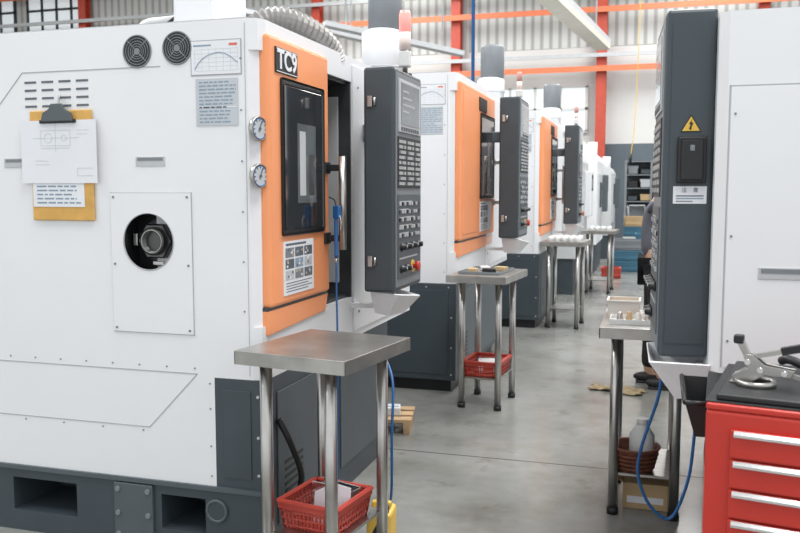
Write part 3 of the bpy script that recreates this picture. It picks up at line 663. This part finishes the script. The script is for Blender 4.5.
b = MB(); b.tube([(.06, 3.40, .72), (.045, 3.40, .62), (-.01, 3.42, .42), (-.02, 3.42, .3), (.03, 3.42, .18), (.11, 3.42, .14), (.17, 3.42, .3), (.19, 3.42, .5), (.2, 3.4, .72)], .0065, BLUE, 10); b.obj("air_hose", None, label="blue air hose looping below white chip tray", category="hose")
b = MB(); b.tube([(.24, 2.9, .8), (.20, 2.88, .6), (.22, 2.9, .4), (.2, 2.9, .2), (.25, 2.92, .02)], .010, BLACK, 10); b.obj("power_cable", None, label="black power cable hanging beside tool chest", category="cable")

b = MB(); b.lathe([(.03, 0), (.03, .045), (.02, .05), (.018, .02), (0, .02)], (0, 0, 0), WPLAS, 14)
p0 = b.obj("machined_part", None, (-1.0, 8.85, .92), label="small white cup-shaped part standing on steel stand", category="machined part", group="white parts on third stand")
for i in range(1, 20):
    p = p0.copy(); COL.objects.link(p); p.location = (-1.0+(i % 5)*.07, 8.85+(i//5)*.12, .92)
b = MB(); b.lathe([(.03, 0), (.03, .045), (.02, .05), (.018, .02), (0, .02)], (0, 0, 0), WPLAS, 14)
p0 = b.obj("machined_part", None, (-.8, 12.1, .89), label="small white cup-shaped part standing on distant stand", category="machined part", group="white parts on distant stand")
for i in range(1, 12):
    p = p0.copy(); COL.objects.link(p); p.location = (-.8+(i % 4)*.08, 12.1+(i//4)*.15, .89)
b = MB(); b.box(-.15, .13, -.2, .2, 0, .004, GREY); b.box(-.15, .13, -.2, -.196, 0, .018, GREY); b.box(-.15, .13, .196, .2, 0, .018, GREY); b.box(-.15, -.146, -.2, .2, 0, .018, GREY); b.box(.126, .13, -.2, .2, 0, .018, GREY)
b.obj("shallow_tray", None, (-1.045, 5.57, .9), math.radians(-5), label="grimy grey tray on worn steel stand", category="tray")
for i in range(4):
    b = MB(); b.box(-.03, .03, -.04, .04, 0, .03, (CARD, WPLAS, BLACK, CARD)[i], .006)
    b.obj("machined_part", None, (-1.13+i*.055, 5.46+(i % 2)*.16, .905), .4*i, label="small block-shaped workpiece in grimy tray", category="machined part", group="workpieces in the grimy tray")

b = MB(); t = bmesh.new(); bmesh.ops.create_grid(t, x_segments=28, y_segments=14, size=1)
for v in t.verts:
    x, y = v.co.x, v.co.y
    v.co = Vector((x*.19+.015*math.sin(y*5), y*.08*(1+.3*math.sin(x*3)), .008+.018*abs(math.sin(x*5+y*3)*math.cos(y*4-x*2))))
bmesh.ops.solidify(t, geom=t.faces[:], thickness=.004); b.merge(t, CLOTH, 1)
b.obj("rag", None, (-.2, 6.15, 0.0), -.2, label="oily brown rag crumpled on concrete floor", category="rag")

# ------------------------------------------------------------ tool chest
tcst = empty("tool_chest", (.138, 2.07, .018), "red rolling tool chest with drawers and black top mat", "tool chest", rz=math.radians(-11))
b = MB(); b.box(0, .72, 0, .48, .12, .915, RED, .008); b.box(.0, .72, .0, .48, .915, .93, RED, .004)
b.obj("cabinet", tcst)
b = MB(); b.box(-.004, .724, .012, .484, .925, .935, BLACK, .003); b.box(.02, .7, .02, .46, .935, .95, BLACK, .004); b.obj("top_mat", tcst, label="black rubber top mat")
for i in range(10):
    z1 = .875-i*.072
    b = MB(); b.box(.058, .66, -.014, .0, z1-.066, z1, RED, .003); dr = b.obj("drawer", tcst)
    b = MB(); b.prism([(-.022, z1-.008), (-.014, z1-.001), (-.012, z1-.001), (-.014, z1-.014), (-.022, z1-.014)], .066, .652, CHROME, 'X'); b.obj("drawer_pull", dr, label="slim full-width bright metal drawer pull")
for x in (.06, .66):
    for y in (.07, .41):
        b = MB(); b.M = Matrix.Translation((x, y, -.018)); b.cyl((-.015, 0, .05), (.015, 0, .05), .05, BLACK, n=20); b.box(-.022, .022, -.02, .02, .05, .142, STEEL, .003); b.obj("caster", tcst)
b = MB()
x0, x1, y0, y1, z0, z1 = .105, .165, 2.40, 2.66, .765, .885
b.tub([(x0, y0, z1-.02), (x1, y0, z1-.02), (x1+.02, y1, z1), (x0, y1, z1)], [(x0+.03, y0+.02, z0), (x1, y0+.02, z0), (x1+.015, y1-.02, z0), (x0+.03, y1-.02, z0)], BLACK)
b.tube([(x0, y0, z1-.02), (x1, y0, z1-.02)], .007, BLACK, 8, smooth=False); b.tube([(x0, y1, z1), (x0, y0, z1-.02)], .007, BLACK, 8, smooth=False)
b.obj("side_bin", None, label="black plastic bin hooked on side of red tool chest", category="bin")
b = MB()
b.lathe([(.038, 0), (.048, .0), (.048, .012), (.038, .012)], (-.02, -.015, 0), STEELT, 30, closed=True)
for y in (-.018, .012):
    b.prism([(-.075, .004), (-.03, .004), (.0, .026), (.06, .024), (.068, .042), (.0, .050), (-.03, .074), (-.052, .074), (-.04, .04), (-.075, .020)], y, y+.006, STEELT, 'Y', .0012)
b.prism([(-.048, .062), (-.030, .058), (-.05, .105), (-.062, .110), (-.068, .100)], -.009, .006, STEELT, 'Y', .002); b.box(-.076, -.052, -.013, .010, .098, .120, BLACK, .004)
bar_between(b, (-.035, -.002, .066), (.045, 0, .088), .014, .011, STEELT); bar_between(b, (.035, 0, .086), (.085, .002, .100), .022, .018, BLACK)
bar_between(b, (.03, -.002, .035), (.105, 0, .018), .014, .010, STEELT); b.cyl((.10, 0, .019), (.10, 0, .0), .006, DSTEEL, n=12); b.cyl((.10, 0, .006), (.10, 0, 0), .011, BLACK, n=14)
for x, z in ((-.04, .055), (-.01, .037), (.045, .034)): b.cyl((x, -.022, z), (x, .021, z), .007, CHROME, n=12)
b.box(-.08, -.03, -.02, .02, 0, .004, STEELT, .001)
b.obj("toggle_clamp", None, (.285, 2.22, .969), -.25, label="flat open-frame metal toggle clamp with black grips on black mat", category="clamp")
b = MB(); b.box(-.1, .1, -.04, .04, 0, .035, BLACK, .012); b.tube([(-.1, 0, .02), (-.14, .02, .03), (-.16, .05, .02)], .012, BLACK, 10); b.obj("tool_case", None, (.50, 2.36, .969), -.2, label="black padded tool case on tool chest", category="tool case")

# ------------------------------------------------------------ far end
r = empty("shelving_rack", (.35, 23.2, 0), "tall dark shelving rack full of stacked items by rear wall", "shelf")
b = MB()
for x in (-1, -.35, .35, 1):
    for y in (-.3, .3): b.box(x-.025, x+.025, y-.025, y+.025, 0, 2.25, GREY)
b.box(-1, 1, .28, .3, 0, 2.25, DARK)
b.obj("frame", r)
for i in range(7):
    b = MB(); b.box(-1, 1, -.3, .28, .10+i*.35, .125+i*.35, GREY); b.obj("shelf", r)
for i in range(6):
    for j in range(6):
        b = MB(); w = .14; z = .126+i*.35; b.box(-w, w, -.2, .2, 0, .02, BLACK); b.box(-w, w, -.2, -.18, 0, .13+.05*((i+j) % 3), (GREY, DARK, CARD, BLACK, LGREY)[(i*2+j) % 5]); b.box(-w, w, .18, .2, 0, .2, BLACK); b.box(-w, -w+.02, -.2, .2, 0, .16, BLACK); b.box(w-.02, w, -.2, .2, 0, .16, BLACK)
        b.obj("storage_bin", None, (.35-.82+j*.325, 23.2, z), label="small plastic storage bin on shelving rack", category="bin", group="bins on the shelving rack")
def crate(loc, w, d, h, m, label):
    b = MB(); b.box(-w/2, w/2, -d/2, d/2, 0, .02, m)
    for a in (-1, 1):
        b.box(-w/2, w/2, a*(d/2-.01)-.01, a*(d/2-.01)+.01, 0, h, m); b.box(a*(w/2-.01)-.01, a*(w/2-.01)+.01, -d/2, d/2, 0, h, m)
    for z in (.3*h, .7*h): b.box(-w/2-.012, w/2+.012, -d/2-.012, -d/2, z-.01, z+.012, m)
    b.box(-w/2-.015, w/2+.015, -d/2-.015, -d/2, h-.03, h, m); b.box(-w/2-.015, -w/2, -d/2, d/2, h-.03, h, m)
    return b.obj("crate", None, loc, random.uniform(-.05, .05), label=label, category="crate", group="stacked crates along the aisle")
for i in range(3): crate((-.38, 15.6, i*.191), .5, .4, .19, (BLUEC, BLUEC, GREY)[i], "plastic crate stacked on floor by aisle")
for i in range(4): crate((-.3, 19.2, i*.221), .5, .4, .22, (BLUEC, WPLAS, BLUEC, CARD)[i], "plastic crate stacked near rear of aisle")
for i in range(3): crate((-.12, 17.3, i*.201), .3, .4, .20, (BLUEC, LGREY, BLUEC)[i], "plastic crate stacked mid aisle beside lathe")
crate((-.6, 14.3, 0), .3, .3, .18, REDP, "red plastic crate on floor by machine")
b = MB(); b.box(-.2, .2, -.2, .2, .0, .02, DARK); b.box(-.2, .2, .18, .2, .0, 1.1, LGREY); b.box(-.2, -.18, -.2, .2, 0, 1.1, LGREY); b.box(.18, .2, -.2, .2, 0, 1.1, LGREY)
for z in (.35, .7, 1.08): b.box(-.2, .2, -.2, .2, z, z+.02, LGREY)
b.obj("parts_trolley", None, (-.32, 21.3, 0), label="narrow grey parts trolley standing before the shelving", category="trolley")

# ------------------------------------------------------------ worker (mostly hidden behind cabinet)
def skin_fig(name, verts, edges, radii, m, parent, root=0, sub=2):
    me = bpy.data.meshes.new(name); me.from_pydata(verts, edges, []); me.materials.append(m)
    o = bpy.data.objects.new(name, me); COL.objects.link(o); o.parent = parent
    md = o.modifiers.new("skin", 'SKIN'); md.use_smooth_shade = True
    for i, rr in enumerate(radii): o.data.skin_vertices[0].data[i].radius = rr if isinstance(rr, tuple) else (rr, rr)
    o.data.skin_vertices[0].data[root].use_root = True
    s = o.modifiers.new("sub", 'SUBSURF'); s.levels = sub; s.render_levels = sub
    return o
per = empty("person", (.065, 6.4, 0), "person in dark work clothes and black shoes standing at a machine", "person")
V = [(0, 0, .93), (.01, 0, 1.1), (.02, 0, 1.28), (.03, 0, 1.40), (.045, 0, 1.47), (.06, 0, 1.545), (.07, 0, 1.64),
     (0, .09, .88), (-.02, .1, .48), (-.05, .1, .09), (.03, .1, .04), (0, -.09, .88), (.03, -.1, .48), (.04, -.1, .09), (.13, -.1, .04),
     (.03, .17, 1.36), (.06, .21, 1.12), (.25, .18, 1.05), (.03, -.17, 1.36), (.06, -.21, 1.12), (.25, -.18, 1.05)]
E = [(0, 1), (1, 2), (2, 3), (3, 4), (4, 5), (5, 6), (0, 7), (7, 8), (8, 9), (9, 10), (0, 11), (11, 12), (12, 13), (13, 14), (3, 15), (15, 16), (16, 17), (3, 18), (18, 19), (19, 20)]
R = [.13, .12, .14, .12, .055, .085, .075, .085, .06, .045, .04, .085, .06, .045, .04, .06, .045, .033, .06, .045, .033]
body = skin_fig("body", V, E, R, SKIN, per)
skin_fig("shirt", [V[0], V[1], V[2], (.03, 0, 1.39), V[15], V[16], (.16, .195, 1.085), V[18], V[19], (.16, -.195, 1.085)], [(0, 1), (1, 2), (2, 3), (3, 4), (4, 5), (5, 6), (3, 7), (7, 8), (8, 9)], [.15, .145, .16, .13, .075, .06, .052, .075, .06, .052], SHIRT, per)
skin_fig("trousers", [(0, 0, .96), V[7], V[8], (-.045, .1, .1), V[11], V[12], (.04, -.1, .1)], [(0, 1), (1, 2), (2, 3), (0, 4), (4, 5), (5, 6)], [.145, .11, .08, .065, .11, .08, .065], TROUS, per)
for x, y in ((-.03, .1), (.06, -.1)):
    b = MB(); b.sphere((x, y, .045), .05, BLACK, (2.6, .95, .85)); b.box(x-.11, x+.14, y-.04, y+.04, 0, .02, BLACK, .009); b.obj("shoe", per, label="black work shoe")
b = MB(); b.sphere((.05, 0, 1.63), .098, HAIR, (1.05, .95, 1.0)); b.sphere((.02, 0, 1.58), .088, HAIR, (.9, .95, 1.1)); b.obj("hair", per, label="short dark hair")
b = MB(); b.sphere((.145, .03, 1.585), .009, BLACK); b.sphere((.145, -.03, 1.585), .009, BLACK); b.prism([(.14, 1.59), (.168, 1.555), (.14, 1.55)], -.012, .012, SKIN, 'Y', .004); b.box(.135, .148, -.022, .022, 1.515, 1.522, REDP, .002); b.obj("face", per)
for s_ in (-1, 1):
    vs = [(.25, .18*s_, 1.05), (.31, .175*s_, 1.045)]; es = [(0, 1)]; rs = [.03, (.038, .02)]
    for k_, (dy, l) in enumerate(((-.03, .065), (-.01, .075), (.01, .07), (.03, .055))):
        i0 = len(vs); vs += [(.33, .175*s_+dy, 1.045), (.33+l*.6, .175*s_+dy, 1.04), (.33+l, .175*s_+dy, 1.02)]; es += [(1, i0), (i0, i0+1), (i0+1, i0+2)]; rs += [.009, .0085, .0075]
    i0 = len(vs); vs += [(.30, .175*s_-.045*s_, 1.05), (.335, .175*s_-.06*s_, 1.04)]; es += [(1, i0), (i0, i0+1)]; rs += [.01, .009]
    skin_fig("hand", vs, es, rs, SKIN, per, 0, 1)

# ------------------------------------------------------------ light + camera
w = bpy.data.worlds.new("World"); scene.world = w; w.use_nodes = True
w.node_tree.nodes["Background"].inputs[0].default_value = (.95, .98, 1, 1); w.node_tree.nodes["Background"].inputs[1].default_value = 1.1
def area(loc, sx, sy, e, rot=(0, 0, 0), col=(1, .985, .965)):
    l = bpy.data.lights.new("ceiling_lamp", 'AREA'); l.shape = 'RECTANGLE'; l.size = sx; l.size_y = sy; l.energy = e; l.color = col
    o = bpy.data.objects.new("ceiling_lamp", l); COL.objects.link(o); o.location = loc; o.rotation_euler = rot
for y in (1, 8, 15, 22):
    for x in (-8, 1.5): area((x, y, 9.2), 2.5, 5, 610)
area((-20, 18, 9), 6, 8, 950)
cam = bpy.data.cameras.new("camera"); cam.lens = 37.5; cam.sensor_width = 36; cam.clip_end = 200
cam.dof.use_dof = True; cam.dof.focus_distance = 3.6; cam.dof.aperture_fstop = 5.6
co = bpy.data.objects.new("camera", cam); COL.objects.link(co); co.location = (0, 0, 1.45)
co.rotation_euler = (math.radians(90-5.2), 0, math.radians(16.7))
scene.camera = co
